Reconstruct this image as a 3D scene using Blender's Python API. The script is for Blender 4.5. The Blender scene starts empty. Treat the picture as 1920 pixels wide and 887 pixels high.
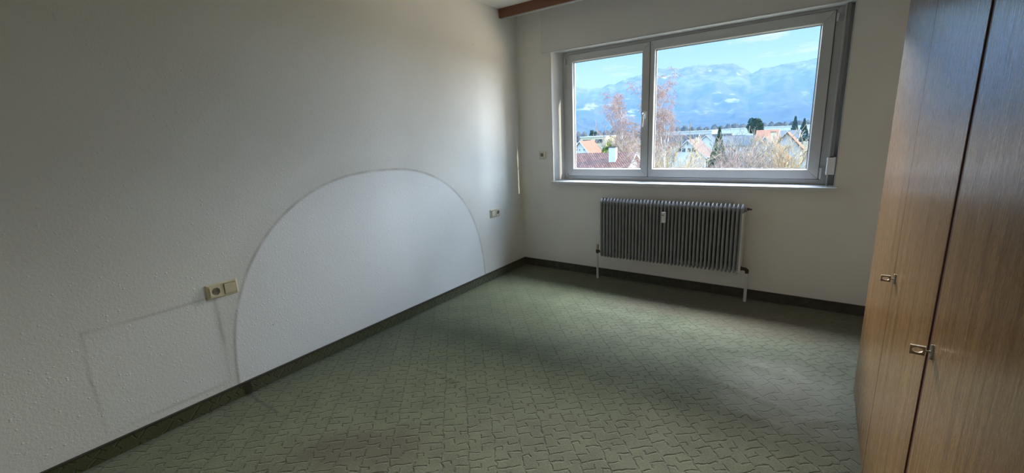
import bpy, bmesh, math, random
from mathutils import Vector, Matrix, noise
R = math.radians
S = bpy.context.scene
COL = S.collection
rnd = random.Random(7)

# ------------------------------------------------------------------ camera
CAM = Vector((2.59884, -3.81081, 1.38))
AX = Vector((0.81508452, 0.57751994, -0.04591244))
AY = Vector((-0.0937063, 0.20962783, 0.97328069))
AF = Vector((-0.57171353, 0.78900374, -0.22498165))
cd = bpy.data.cameras.new('camera')
cam = bpy.data.objects.new('camera', cd)
COL.objects.link(cam)
cam.matrix_world = Matrix((( AX.x, AY.x, -AF.x, CAM.x), (AX.y, AY.y, -AF.y, CAM.y), (AX.z, AY.z, -AF.z, CAM.z), (0, 0, 0, 1)))
cd.sensor_width = 36
cd.lens = 36 * 806.5 / 1920
cd.clip_start = 0.02
cd.clip_end = 30000
S.camera = cam

# ------------------------------------------------------------------ colour management and sampling
S.view_settings.view_transform = 'Standard'
S.view_settings.look = 'None'
S.view_settings.exposure = 0.0
S.view_settings.gamma = 1.0
S.view_settings.use_curve_mapping = False
cy = S.cycles
cy.max_bounces = 10
cy.diffuse_bounces = 6
cy.glossy_bounces = 4
cy.transparent_max_bounces = 12
cy.volume_bounces = 0
cy.use_denoising = True
cy.sample_clamp_indirect = 8
cy.caustics_reflective = False
cy.caustics_refractive = False

# ------------------------------------------------------------------ sky
SKY_HIGH = 6.0        # the high, sunlit part of the sky
SKY_LOW = 1.0
SUN_E = 7.5
SUN_AZ, SUN_EL = 6.75, 20.0      # from +x towards +y, and above the horizon
w = bpy.data.worlds.new('world')
S.world = w
w.use_nodes = True
nt = w.node_tree
nt.nodes.clear()
def wn(t, **k):
    n = nt.nodes.new(t)
    for a, b in k.items(): setattr(n, a, b)
    return n
wo = wn('ShaderNodeOutputWorld'); bg = wn('ShaderNodeBackground')
tc = wn('ShaderNodeTexCoord'); sp = wn('ShaderNodeSeparateXYZ')
nt.links.new(tc.outputs['Generated'], sp.inputs[0])
rp = wn('ShaderNodeValToRGB')
el = rp.color_ramp.elements
el[0].position = 0.0; el[0].color = (0.80, 0.90, 0.98, 1)
el[1].position = 1.0; el[1].color = (0.30, 0.55, 0.95, 1)
for p_, c_ in ((0.09, (0.58, 0.84, 0.97, 1)), (0.17, (0.44, 0.77, 0.97, 1)), (0.30, (0.42, 0.68, 1.0, 1)), (0.6, (0.40, 0.64, 1.0, 1))):
    e = el.new(p_); e.color = c_
nt.links.new(sp.outputs['Z'], rp.inputs[0])
# clouds
mp = wn('ShaderNodeMapping'); mp.inputs['Scale'].default_value = (1.0, 1.0, 4.2)
nt.links.new(tc.outputs['Generated'], mp.inputs[0])
nz = wn('ShaderNodeTexNoise'); nz.inputs['Scale'].default_value = 8.0; nz.inputs['Detail'].default_value = 6; nz.inputs['Roughness'].default_value = 0.55
nt.links.new(mp.outputs[0], nz.inputs['Vector'])
cr = wn('ShaderNodeMapRange'); cr.inputs[1].default_value = 0.56; cr.inputs[2].default_value = 0.70
nt.links.new(nz.outputs[0], cr.inputs[0])
mx = wn('ShaderNodeMix', data_type='RGBA')
nt.links.new(cr.outputs[0], mx.inputs[0]); nt.links.new(rp.outputs[0], mx.inputs[6])
mx.inputs[7].default_value = (0.97, 0.99, 1.0, 1)
# brightness by height above the horizon
mr = wn('ShaderNodeMapRange'); mr.interpolation_type = 'SMOOTHSTEP'
mr.inputs[1].default_value = 0.19; mr.inputs[2].default_value = 0.55
mr.inputs[3].default_value = SKY_LOW; mr.inputs[4].default_value = SKY_HIGH
nt.links.new(sp.outputs['Z'], mr.inputs[0])
nt.links.new(mx.outputs[2], bg.inputs[0]); nt.links.new(mr.outputs[0], bg.inputs[1])
nt.links.new(bg.outputs[0], wo.inputs[0])

# ------------------------------------------------------------------ sun
sd = bpy.data.lights.new('sun', 'SUN')
sd.energy = SUN_E; sd.angle = R(0.53); sd.color = (1.0, 0.90, 0.76)
so = bpy.data.objects.new('sun', sd); COL.objects.link(so)
sdir = Vector((math.cos(R(SUN_EL)) * math.cos(R(SUN_AZ)), math.cos(R(SUN_EL)) * math.sin(R(SUN_AZ)), math.sin(R(SUN_EL))))
so.rotation_euler = sdir.to_track_quat('Z', 'Y').to_euler()
so.location = (30, 10, 30)
# portal: only guides the sampling of daylight through the window, gives no light of its own
pd = bpy.data.lights.new('window_portal', 'AREA'); pd.shape = 'RECTANGLE'; pd.size = 2.1; pd.size_y = 1.15
pd.cycles.is_portal = True
po = bpy.data.objects.new('window_portal', pd); COL.objects.link(po)
po.location = (1.54, 0.26, 1.55); po.rotation_euler = (R(-90), 0, 0)

# large fill lamps added outdoors, out of view, to brighten the room like daylight
def fill_lamp(name, az, el, L, col):
    """az = range from the facade's normal towards +x, el = range above the horizon, degrees; L = radiance"""
    D = 9.0; azc, elc = R(sum(az) / 2), R(sum(el) / 2)
    d = Vector((math.cos(elc) * math.sin(azc), math.cos(elc) * math.cos(azc), math.sin(elc)))
    l = bpy.data.lights.new(name, 'AREA'); l.shape = 'RECTANGLE'
    l.size = 2 * D * math.cos(elc) * math.tan(R(az[1] - az[0]) / 2); l.size_y = 2 * D * math.tan(R(el[1] - el[0]) / 2)
    l.color = col; l.energy = L * math.pi * l.size * l.size_y
    o = bpy.data.objects.new(name, l); COL.objects.link(o)
    o.location = Vector((1.5, 0.25, 1.5)) + d * D
    o.rotation_euler = d.to_track_quat('Z', 'Y').to_euler()
fill_lamp('fill_sun_side', (35, 58), (0, 28), 25.5, (0.80, 0.88, 1.0))
fill_lamp('fill_front', (-40, 10), (16, 28), 140.0, (1.0, 0.97, 0.93))
fill_lamp('fill_high', (-40, 40), (50, 70), 86.0, (0.80, 0.86, 1.0))
fill_lamp('fill_from_below', (40, 75), (-30, -8), 11.0, (1.0, 0.80, 0.60))

# ------------------------------------------------------------------ material helpers
class NT:
    """tiny node maths helper"""
    def __init__(s, m):
        s.t = m.node_tree; s.m = m
    def n(s, t, **k):
        n = s.t.nodes.new(t)
        for a, b in k.items(): setattr(n, a, b)
        return n
    def put(s, sock, v):
        if isinstance(v, bpy.types.NodeSocket): s.t.links.new(v, sock)
        else: sock.default_value = v
    def math(s, op, a, b=0.0, c=None, clamp=False):
        n = s.n('ShaderNodeMath', operation=op); n.use_clamp = clamp
        s.put(n.inputs[0], a); s.put(n.inputs[1], b)
        if c is not None: s.put(n.inputs[2], c)
        return n.outputs[0]
    def rng(s, v, a, b, c=0.0, d=1.0, smooth=True):
        n = s.n('ShaderNodeMapRange')
        if smooth: n.interpolation_type = 'SMOOTHSTEP'
        s.put(n.inputs[0], v)
        for i, x in enumerate((a, b, c, d)): s.put(n.inputs[i + 1], x)
        return n.outputs[0]
    def mix(s, f, a, b, blend='MIX'):
        n = s.n('ShaderNodeMix', data_type='RGBA', blend_type=blend)
        s.put(n.inputs[0], f); s.put(n.inputs[6], a); s.put(n.inputs[7], b)
        return n.outputs[2]
    def pos(s, obj=False):
        if obj: return s.n('ShaderNodeTexCoord').outputs['Object']
        return s.n('ShaderNodeNewGeometry').outputs['Position']
    def xyz(s, v):
        n = s.n('ShaderNodeSeparateXYZ'); s.put(n.inputs[0], v); return n.outputs
    def comb(s, x, y, z):
        n = s.n('ShaderNodeCombineXYZ'); s.put(n.inputs[0], x); s.put(n.inputs[1], y); s.put(n.inputs[2], z); return n.outputs[0]
    def noise(s, v, scale, detail=2, rough=0.5, out=0):
        n = s.n('ShaderNodeTexNoise'); s.put(n.inputs['Vector'], v)
        n.inputs['Scale'].default_value = scale; n.inputs['Detail'].default_value = detail; n.inputs['Roughness'].default_value = rough
        return n.outputs[out]
    def scale(s, v, k):
        n = s.n('ShaderNodeMapping'); s.put(n.inputs[0], v); n.inputs['Scale'].default_value = k; return n.outputs[0]
    def bump(s, h, strength=0.5, dist=0.01):
        n = s.n('ShaderNodeBump'); s.put(n.inputs['Height'], h); n.inputs['Strength'].default_value = strength; n.inputs['Distance'].default_value = dist
        s.t.links.new(n.outputs[0], s.bsdf.inputs['Normal'])

def mat(name, col=(0.5, 0.5, 0.5), rough=0.6, metal=0.0, spec=0.5, var=0.0, vscale=8.0, bump=0.0, bscale=60.0, bdist=0.002, coat=0.0, obj=False, trans=0.0):
    m = bpy.data.materials.new(name); m.use_nodes = True
    h = NT(m); b = m.node_tree.nodes['Principled BSDF']; h.bsdf = b
    b.inputs['Base Color'].default_value = (*col, 1); b.inputs['Roughness'].default_value = rough
    b.inputs['Metallic'].default_value = metal; b.inputs['Specular IOR Level'].default_value = spec
    b.inputs['Coat Weight'].default_value = coat
    p = h.pos(obj)
    if var:
        nn = h.noise(p, vscale, 4, 0.55)
        f = h.rng(nn, 0.3, 0.7)
        a = [min(1, c * (1 - var)) for c in col] + [1]; c2 = [min(1, c * (1 + var)) for c in col] + [1]
        h.put(b.inputs['Base Color'], h.mix(f, a, c2))
    if bump:
        h.bump(h.noise(p, bscale, 3, 0.6), bump, bdist)
    m['h'] = 0
    m_helpers[name] = h
    return m
m_helpers = {}

# ------------------------------------------------------------------ mesh helpers
class MB:
    def __init__(s): s.v = []; s.f = []
    def add(s, vs, fs):
        o = len(s.v); s.v += [tuple(v) for v in vs]; s.f += [tuple(i + o for i in f) for f in fs]; return s
    def box(s, a, b):
        x0, y0, z0 = a; x1, y1, z1 = b
        return s.add([(x0,y0,z0),(x1,y0,z0),(x1,y1,z0),(x0,y1,z0),(x0,y0,z1),(x1,y0,z1),(x1,y1,z1),(x0,y1,z1)],
                     [(0,3,2,1),(4,5,6,7),(0,1,5,4),(1,2,6,5),(2,3,7,6),(3,0,4,7)])
    def loft(s, rings, caps=True, close=True):
        n = len(rings[0]); vs = [p for r in rings for p in r]; fs = []
        for i in range(len(rings) - 1):
            for j in range(n if close else n - 1):
                k = (j + 1) % n
                fs.append((i*n+j, i*n+k, (i+1)*n+k, (i+1)*n+j))
        if caps:
            fs.append(tuple(range(n - 1, -1, -1))); fs.append(tuple((len(rings)-1)*n + j for j in range(n)))
        return s.add(vs, fs)
    def tube(s, pts, rad, n=8, caps=True):
        pts = [Vector(p) for p in pts]; rings = []
        if not hasattr(rad, '__len__'): rad = [rad] * len(pts)
        up = None
        for i, p in enumerate(pts):
            d = (pts[min(i+1, len(pts)-1)] - pts[max(i-1, 0)]).normalized()
            if up is None:
                up = Vector((0,0,1)) if abs(d.z) < .9 else Vector((1,0,0))
            sx = d.cross(up).normalized(); up = sx.cross(d).normalized()
            rings.append([p + (sx*math.cos(2*math.pi*k/n) + up*math.sin(2*math.pi*k/n)) * rad[i] for k in range(n)])
        return s.loft(rings, caps)
    def sweep(s, path, prof, closed=False):
        return s
    def prism(s, poly, axis, a, b):
        """polygon (2D list) extruded along axis from a to b"""
        def P(q, t):
            if axis == 0: return (t, q[0], q[1])
            if axis == 1: return (q[0], t, q[1])
            return (q[0], q[1], t)
        n = len(poly)
        return s.add([P(q, a) for q in poly] + [P(q, b) for q in poly],
                     [tuple(range(n)), tuple(range(2*n-1, n-1, -1))] + [(i, i+n, (i+1) % n + n, (i+1) % n) for i in range(n)])
    def build(s, name, material, parent=None, bevel=0.0, smooth=False, seg=2, weld=False):
        me = bpy.data.meshes.new(name); me.from_pydata(s.v, [], s.f); me.update()
        bm = bmesh.new(); bm.from_mesh(me)
        if weld: bmesh.ops.remove_doubles(bm, verts=bm.verts, dist=1e-5)
        bmesh.ops.recalc_face_normals(bm, faces=bm.faces); bm.to_mesh(me); bm.free()
        me.materials.append(material)
        if smooth:
            for p in me.polygons: p.use_smooth = True
        o = bpy.data.objects.new(name, me); COL.objects.link(o)
        if parent: o.parent = parent
        if bevel:
            bv = o.modifiers.new('bevel', 'BEVEL'); bv.width = bevel; bv.segments = seg; bv.limit_method = 'ANGLE'; bv.angle_limit = R(40)
            for p in me.polygons: p.use_smooth = True
            if hasattr(me, 'set_sharp_from_angle'): pass
            wnm = o.modifiers.new('wn', 'WEIGHTED_NORMAL'); wnm.keep_sharp = True
        return o
def tag(o, label=None, cat=None, group=None, kind=None):
    if label: o['label'] = label
    if cat: o['category'] = cat
    if group: o['group'] = group
    if kind: o['kind'] = kind
    return o
def thing(name, label, cat, loc=(0,0,0), rz=0.0, group=None):
    o = bpy.data.objects.new(name, None); COL.objects.link(o); o.location = loc; o.rotation_euler = (0,0,rz)
    o.empty_display_size = 0.05
    return tag(o, label, cat, group)
def struct(o): o['kind'] = 'structure'; return o
def copy_tree(o, parent=None):
    c = o.copy(); COL.objects.link(c); c.parent = parent
    for ch in list(o.children): copy_tree(ch, c)
    return c
def ell(cx, cy_, z, rx, ry, n=12):
    return [(cx + rx*math.cos(2*math.pi*k/n), cy_ + ry*math.sin(2*math.pi*k/n), z) for k in range(n)]
def at(px, py, Y):
    """the point on the vertical plane y = Y that a sight line of the survey hits"""
    d = AX * ((px - 960) / 806.5) - AY * ((py - 443.5) / 806.5) + AF
    return CAM + d * ((Y - CAM.y) / d.y)

# ------------------------------------------------------------------ room materials
WALL_C = (0.76, 0.74, 0.70)
def woodchip(h, p, amount=1.0):
    """raised chips under the paint"""
    a = h.noise(h.scale(p, (1, 1, 1)), 70, 3, 0.6)
    vo = h.n('ShaderNodeTexVoronoi'); h.put(vo.inputs['Vector'], p); vo.inputs['Scale'].default_value = 55
    chip = h.rng(vo.outputs['Distance'], 0.05, 0.35, 1.0, 0.0)
    rare = h.rng(h.noise(p, 23, 2), 0.50, 0.66)
    hh = h.math('ADD', h.math('MULTIPLY', a, 0.8), h.math('MULTIPLY', chip, h.math('MULTIPLY', rare, 0.9)))
    return hh
M_wall = mat('wall_paper', WALL_C, 0.85, spec=0.25)
h = m_helpers['wall_paper']; p = h.pos()
h.put(h.bsdf.inputs['Base Color'], h.mix(h.rng(h.noise(p, 1.3, 4), 0.35, 0.65), (0.84, 0.825, 0.79, 1), (0.79, 0.77, 0.73, 1)))
h.bump(woodchip(h, p), 0.35, 0.003)

# left wall: the same paper, with the outline of a vanished headboard and night table in the dust
M_wall_left = mat('wall_paper_left', WALL_C, 0.85, spec=0.25)
h = m_helpers['wall_paper_left']; p = h.pos(); X, Y, Z = h.xyz(p)
wob = h.math('MULTIPLY', h.math('SUBTRACT', h.noise(p, 3.0, 3), 0.5), 0.035)
u = h.math('ABSOLUTE', h.math('DIVIDE', h.math('ADD', Y, 1.825), 1.12))
v = h.math('DIVIDE', h.math('MAXIMUM', Z, 0.0), 1.188)
sup = h.math('POWER', h.math('ADD', h.math('POWER', u, 2.35), h.math('POWER', v, 2.35)), 1 / 2.35)
d_arc = h.math('ADD', h.math('MULTIPLY', h.math('SUBTRACT', sup, 1.0), 1.14), h.math('MULTIPLY', wob, 0.35))   # metres, signed
smear = h.noise(p, 5.0, 3)
gapn = h.rng(smear, 0.35, 0.6, 0.25, 1.0)
line_arc = h.math('MULTIPLY', h.rng(h.math('ABSOLUTE', h.math('SUBTRACT', d_arc, 0.004)), 0.0, 0.014, 1.0, 0.0), gapn)
halo_arc = h.math('MULTIPLY', h.rng(d_arc, 0.0, 0.16, 1.0, 0.0), h.rng(d_arc, -0.012, 0.002, 0.0, 1.0))
left_side = h.rng(Y, -1.1, -2.2, 0.45, 1.0)
halo_arc = h.math('MULTIPLY', halo_arc, left_side)
inside = h.rng(d_arc, 0.015, -0.02)
# the night table's outline
dy = h.math('SUBTRACT', h.math('ABSOLUTE', h.math('ADD', h.math('ADD', Y, 3.245), wob)), 0.26)
dz = h.math('SUBTRACT', h.math('ABSOLUTE', h.math('SUBTRACT', h.math('ADD', Z, h.math('MULTIPLY', wob, .35)), 0.367)), 0.248)
d_rect = h.math('MAXIMUM', dy, dz)
wline = h.rng(h.noise(p, 2.1, 2), 0.35, 0.6, 0.15, 1.0)
line_rect = h.math('MULTIPLY', h.rng(h.math('ABSOLUTE', h.math('SUBTRACT', d_rect, 0.003)), 0.0, 0.013, 1.0, 0.0), wline)
inside_r = h.rng(d_rect, 0.02, -0.03)
# faint second vertical smear below the socket
sm2 = h.math('MULTIPLY', h.rng(h.math('ABSOLUTE', h.math('ADD', h.math('ADD', Y, 2.985), wob)), 0.0, 0.03, 1.0, 0.0),
             h.math('MULTIPLY', h.rng(Z, 0.3, 0.4), h.rng(Z, 0.66, 0.56)))
clean = h.math('MULTIPLY', h.math('MAXIMUM', inside, h.math('MULTIPLY', inside_r, 0.35)), 0.62)
base = h.mix(h.rng(h.noise(p, 1.1, 4), 0.35, 0.65), (0.80, 0.79, 0.755, 1), (0.765, 0.745, 0.70, 1))
base = h.mix(clean, base, (0.82, 0.83, 0.85, 1))
dirt = h.math('ADD', h.math('MULTIPLY', line_arc, 0.42), h.math('ADD', h.math('MULTIPLY', halo_arc, 0.16), h.math('ADD', h.math('MULTIPLY', line_rect, 0.30), h.math('MULTIPLY', sm2, 0.16))), clamp=True)
base = h.mix(dirt, base, (0.30, 0.27, 0.24, 1))
# a few old nail marks
vo = h.n('ShaderNodeTexVoronoi'); h.put(vo.inputs['Vector'], p); vo.inputs['Scale'].default_value = 3.1
base = h.mix(h.rng(vo.outputs['Distance'], 0.008, 0.016, 0.75, 0.0), base, (0.22, 0.19, 0.16, 1))
h.put(h.bsdf.inputs['Base Color'], base)
h.bump(woodchip(h, p), 0.5, 0.004)

M_ceil = mat('ceiling_paint', (0.86, 0.86, 0.84), 0.9, spec=0.2, bump=0.3, bscale=90)
M_skirt_lip = mat('skirting_lip', (0.035, 0.028, 0.016), 0.45)
M_plaster = mat('reveal_paint', (0.70, 0.70, 0.69), 0.5, bump=0.1, bscale=30)
M_white = mat('window_plastic', (0.53, 0.535, 0.54), 0.32, var=0.02)
M_sill = mat('sill_lacquer', (0.60, 0.61, 0.62), 0.25)
M_gasket = mat('rubber_gasket', (0.03, 0.03, 0.035), 0.5)
M_boxpaint = mat('shutter_box_paint', (0.72, 0.71, 0.69), 0.75, bump=0.12, bscale=45)

# carpet
def carpet(name, strip=False):
    m = mat(name, (0.15, 0.17, 0.09), 0.95, spec=0.1); h = m_helpers[name]; p = h.pos()
    if strip:                                       # on the skirting: use y+x and height
        X, Y, Z = h.xyz(p); p = h.comb(h.math('ADD', X, Y), h.math('MULTIPLY', Z, 1.0), 0.0)
    warp = h.n('ShaderNodeVectorMath', operation='SCALE')
    nn = h.noise(p, 17, 2, 0.5, out=1)
    sub = h.n('ShaderNodeVectorMath', operation='SUBTRACT'); h.put(sub.inputs[0], nn); sub.inputs[1].default_value = (0.5, 0.5, 0.5)
    h.put(warp.inputs[0], sub.outputs[0]); warp.inputs['Scale'].default_value = 0.034
    add = h.n('ShaderNodeVectorMath', operation='ADD'); h.put(add.inputs[0], p); h.put(add.inputs[1], warp.outputs[0])
    rot = h.n('ShaderNodeMapping'); rot.vector_type = 'TEXTURE'; rot.inputs['Rotation'].default_value = (0, 0, R(42.5)); h.put(rot.inputs[0], add.outputs[0])
    U, V, _ = h.xyz(rot.outputs[0])
    PU, PV = 0.118, 0.186
    cu = h.math('DIVIDE', U, PU); ci = h.math('FLOOR', cu); fu = h.math('MULTIPLY', h.math('SUBTRACT', cu, ci), PU)
    v2 = h.math('ADD', V, h.math('MULTIPLY', ci, 0.071))
    cv = h.math('DIVIDE', v2, PV); ri = h.math('FLOOR', cv); fv = h.math('MULTIPLY', h.math('SUBTRACT', cv, ri), PV)
    wn_ = h.n('ShaderNodeTexWhiteNoise'); h.put(wn_.inputs[0], h.comb(ci, ri, 0.0))
    flip = h.math('GREATER_THAN', wn_.outputs[0], 0.5)
    fu = h.math('ADD', h.math('MULTIPLY', fu, h.math('SUBTRACT', 1.0, flip)), h.math('MULTIPLY', h.math('SUBTRACT', PU, fu), flip))
    segs = [((0, .0), (0, .045)), ((0, .066), (0, .130)), ((.0, .148), (0, .186)),
            ((.008, .0), (.100, .0)), ((.008, .186), (.100, .186)),
            ((.0, .045), (.046, .045)), ((.060, .056), (.060, .078)), ((.060, .088), (.118, .088)),
            ((.0, .130), (.030, .130)), ((.036, .112), (.036, .130)), ((.064, .140), (.110, .140)), ((.064, .140), (.064, .160)),
            ((.118, .02), (.118, .055)), ((.118, .10), (.118, .165))]
    dmin = None
    for (a, b), (c, d) in segs:
        cx_, cy_ = (a + c) / 2, (b + d) / 2; hx, hy = abs(c - a) / 2, abs(d - b) / 2
        qx = h.math('MAXIMUM', h.math('SUBTRACT', h.math('ABSOLUTE', h.math('SUBTRACT', fu, cx_)), hx), 0.0)
        qy = h.math('MAXIMUM', h.math('SUBTRACT', h.math('ABSOLUTE', h.math('SUBTRACT', fv, cy_)), hy), 0.0)
        d2 = h.math('ADD', h.math('MULTIPLY', qx, qx), h.math('MULTIPLY', qy, qy))
        dmin = d2 if dmin is None else h.math('MINIMUM', dmin, d2)
    dist = h.math('SQRT', dmin)
    groove = h.rng(dist, 0.0010, 0.0060, 1.0, 0.0)
    groove = h.math('MULTIPLY', groove, h.rng(h.noise(p, 40, 2), 0.3, 0.55, 0.45, 1.0))
    fib = h.noise(p, 420, 2, 0.7); fib2 = h.noise(p, 130, 3, 0.7)
    big = h.noise(p, 0.9, 3, 0.5); mid = h.noise(p, 6, 3, 0.6)
    X, Y, Z = h.xyz(h.pos())
    wear = h.math('ADD', h.math('MULTIPLY', h.rng(X, 0.2, 2.4, 0.0, 0.75, smooth=False), 1.0), h.math('MULTIPLY', h.math('SUBTRACT', big, 0.5), 1.6), clamp=True)
    green = h.mix(h.rng(mid, 0.3, 0.7), CARPET_G[0], CARPET_G[1]); grey = h.mix(h.rng(mid, 0.3, 0.7), CARPET_B[0], CARPET_B[1])
    col = h.mix(wear, green, grey)
    col = h.mix(h.rng(fib2, 0.35, 0.7, 0.0, 0.45), col, (0.22, 0.225, 0.135, 1))
    col = h.mix(h.rng(fib, 0.3, 0.6, 0.35, 0.0), col, (0.05, 0.055, 0.035, 1))
    col = h.mix(h.math('MULTIPLY', groove, 0.55), col, (0.035, 0.038, 0.022, 1))
    if strip:
        col = h.mix(0.55, col, (0.045, 0.042, 0.015, 1))
    else:
        # trodden dirt with its own shape; the pale patch also carries painted light
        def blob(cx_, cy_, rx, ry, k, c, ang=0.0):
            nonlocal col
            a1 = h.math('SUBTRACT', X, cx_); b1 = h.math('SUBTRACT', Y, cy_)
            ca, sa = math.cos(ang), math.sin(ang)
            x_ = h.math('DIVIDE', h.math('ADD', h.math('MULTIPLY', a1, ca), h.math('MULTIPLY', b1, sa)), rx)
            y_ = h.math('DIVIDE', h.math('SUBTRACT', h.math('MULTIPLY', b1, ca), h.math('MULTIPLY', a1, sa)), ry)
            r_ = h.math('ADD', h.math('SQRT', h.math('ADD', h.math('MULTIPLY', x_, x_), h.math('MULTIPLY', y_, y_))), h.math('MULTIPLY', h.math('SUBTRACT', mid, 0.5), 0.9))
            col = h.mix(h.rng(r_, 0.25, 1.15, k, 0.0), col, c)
        blob(0.98, -2.86, 0.50, 0.20, 0.62, (0.065, 0.050, 0.026, 1), R(38))
        blob(2.60, -1.40, 0.50, 0.42, 0.62, (0.33, 0.31, 0.235, 1), R(-10))  # pale worn patch beside the wardrobe, daylight on it painted into the colour
        blob(1.55, -0.50, 0.40, 0.20, 0.5, (0.13, 0.10, 0.062, 1))
        blob(2.30, -0.50, 0.65, 0.30, 0.6, (0.15, 0.11, 0.07, 1))
        blob(1.9, -2.4, 0.6, 0.4, 0.22, (0.09, 0.085, 0.07, 1))
        # the seam between two carpet lengths
        sd_ = h.math('ABSOLUTE', h.math('ADD', h.math('ADD', Y, 2.915), h.math('MULTIPLY', h.math('SUBTRACT', mid, 0.5), 0.02)))
        seam = h.math('MULTIPLY', h.rng(sd_, 0.004, 0.013, 1.0, 0.0), h.rng(X, 0.36, 0.32))
        col = h.mix(h.math('MULTIPLY', seam, 0.55), col, (0.035, 0.032, 0.022, 1))
        # a darker line along the left wall
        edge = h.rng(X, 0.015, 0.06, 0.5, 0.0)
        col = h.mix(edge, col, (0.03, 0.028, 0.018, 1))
    h.put(h.bsdf.inputs['Base Color'], col)
    h.bsdf.inputs['Sheen Weight'].default_value = 0.25
    h.bsdf.inputs['Sheen Roughness'].default_value = 0.5
    hh = h.math('SUBTRACT', h.math('ADD', h.math('MULTIPLY', fib, 0.25), h.math('MULTIPLY', fib2, 0.45)), h.math('MULTIPLY', groove, 0.7))
    h.bump(hh, 0.75, 0.006)
    return m
CARPET_G = ((0.066, 0.080, 0.027, 1), (0.105, 0.120, 0.046, 1))
CARPET_B = ((0.088, 0.085, 0.055, 1), (0.128, 0.124, 0.084, 1))
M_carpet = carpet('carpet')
M_skirt = carpet('skirting_carpet', True)
M_skirt_dark = mat('skirting_dark', (0.060, 0.057, 0.042), 0.75, var=0.25, vscale=20, bump=0.3, bscale=300)

# ------------------------------------------------------------------ the room
RX, RY, H = 3.45, -4.75, 2.55
# window opening in the far wall
OX0, OX1, OZ0, OZ1, WT = 0.43, 2.655, 0.925, 2.17, 0.25
# floor: fine mesh so the ruckles in the carpet are real
def floor_z(x, y):
    z = 0.0
    # ruckles near the wardrobe
    for (ax, ay, bx, by, hh, ww) in ((2.10,-1.43,2.46,-1.50,.012,.018),(2.46,-1.50,2.62,-1.58,.008,.02),(2.30,-1.15,2.62,-1.22,.011,.03),(2.42,-1.12,2.50,-1.42,.012,.03),
                                     (2.55,-1.10,2.62,-1.38,.010,.03),(2.36,-1.66,2.60,-1.72,.008,.03),(2.0,-1.30,2.18,-1.40,.007,.03),(1.95,-1.60,2.15,-1.75,.006,.04),
                                     (0.66,-2.187,1.07,-2.21,.009,.010),(2.1,-1.05,2.35,-1.0,.007,.03),(2.62,-1.62,2.8,-1.50,.01,.03)):
        a = Vector((ax, ay)); b = Vector((bx, by)); q = Vector((x, y)); ab = b - a
        t = max(0, min(1, (q - a).dot(ab) / ab.length_squared)); n_ = Vector((-ab.y, ab.x)).normalized()
        bend = 0.018 * math.sin(t * math.pi)
        d = (q - a - ab * t - n_ * bend).length
        if d < ww * 3: z += hh * math.exp(-(d / ww) ** 2) * (math.sin(math.pi * min(1, max(0, t * .9 + .05))) ** .5)
    return z
def mk_floor():
    xs = [i * 0.02 for i in range(int(RX / 0.02) + 1)] + [RX]; ys = [RY + i * 0.02 for i in range(int(-RY / 0.02) + 1)] + [0.0]
    vs = []
    for y in ys:
        for x in xs:
            vs.append((x, y, floor_z(x, y) if (0.4 < x < 2.84 and -2.5 < y < -0.8) else 0.0))
    nx = len(xs); fs = [(j*nx+i, j*nx+i+1, (j+1)*nx+i+1, (j+1)*nx+i) for j in range(len(ys)-1) for i in range(nx-1)]
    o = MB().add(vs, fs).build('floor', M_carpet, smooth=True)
    return struct(o)
mk_floor()
struct(MB().box((-0.1, RY-0.1, -0.15), (RX+0.1, 0.25, -0.012)).build('floor_slab', M_plaster))
struct(MB().box((-0.15, RY-0.15, H), (RX+0.15, WT, H+0.2)).build('ceiling', M_ceil))
struct(MB().box((-0.2, RY-0.15, -0.15), (0, WT, H)).build('wall_left', M_wall_left))
struct(MB().box((RX, RY-0.15, -0.15), (RX+0.2, WT, H)).build('wall_right', M_wall))
struct(MB().box((0, RY-0.15, -0.15), (RX, RY, H)).build('wall_near', M_wall))
wf = MB()
# far wall around the opening, with splayed reveals down to the frame
IX0, IX1 = 0.392, 2.685
wf.box((0, 0.0, -0.15), (IX0, WT, H)); wf.box((IX1, 0.0, -0.15), (RX, WT, H))
wf.box((IX0, 0.0, -0.15), (IX1, WT, OZ0)); wf.box((IX0, 0.0, OZ1), (IX1, WT, H))
struct(wf.build('wall_far', M_wall))
rv = MB()
def splay(x_in, x_out, sgn):
    pts = []
    for k in range(9):
        t = k / 8; pts.append((x_in + (x_out - x_in) * math.sin(t * math.pi / 2) ** 0.8 if False else x_in + (x_out - x_in) * (t ** 1.0), -0.001 + 0.141 * t))
    poly = pts + [(x_in - sgn * 0.001, 0.14)]
    return poly
rv.prism(splay(IX0, 0.445, 1), 2, OZ0, OZ1)
rv.prism([(0.391, 0.14), (0.445, 0.14), (0.445, WT), (0.391, WT)], 2, OZ0, OZ1)
rv.prism([(2.686, 0.0), (2.683, 0.0), (2.680, 0.14), (2.686, 0.14)], 2, OZ0, OZ1)
rv.prism([(2.686, 0.14), (2.63, 0.14), (2.63, WT), (2.686, WT)], 2, OZ0, OZ1)
struct(rv.build('trim_1', M_plaster))
# white edge bead round the niche
eb = MB()
eb.box((0.386, -0.003, OZ0), (0.394, 0.004, 2.15)); eb.box((2.681, -0.003, OZ0), (2.688, 0.004, OZ1 + .1))
struct(eb.build('trim_2', M_sill))

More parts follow.
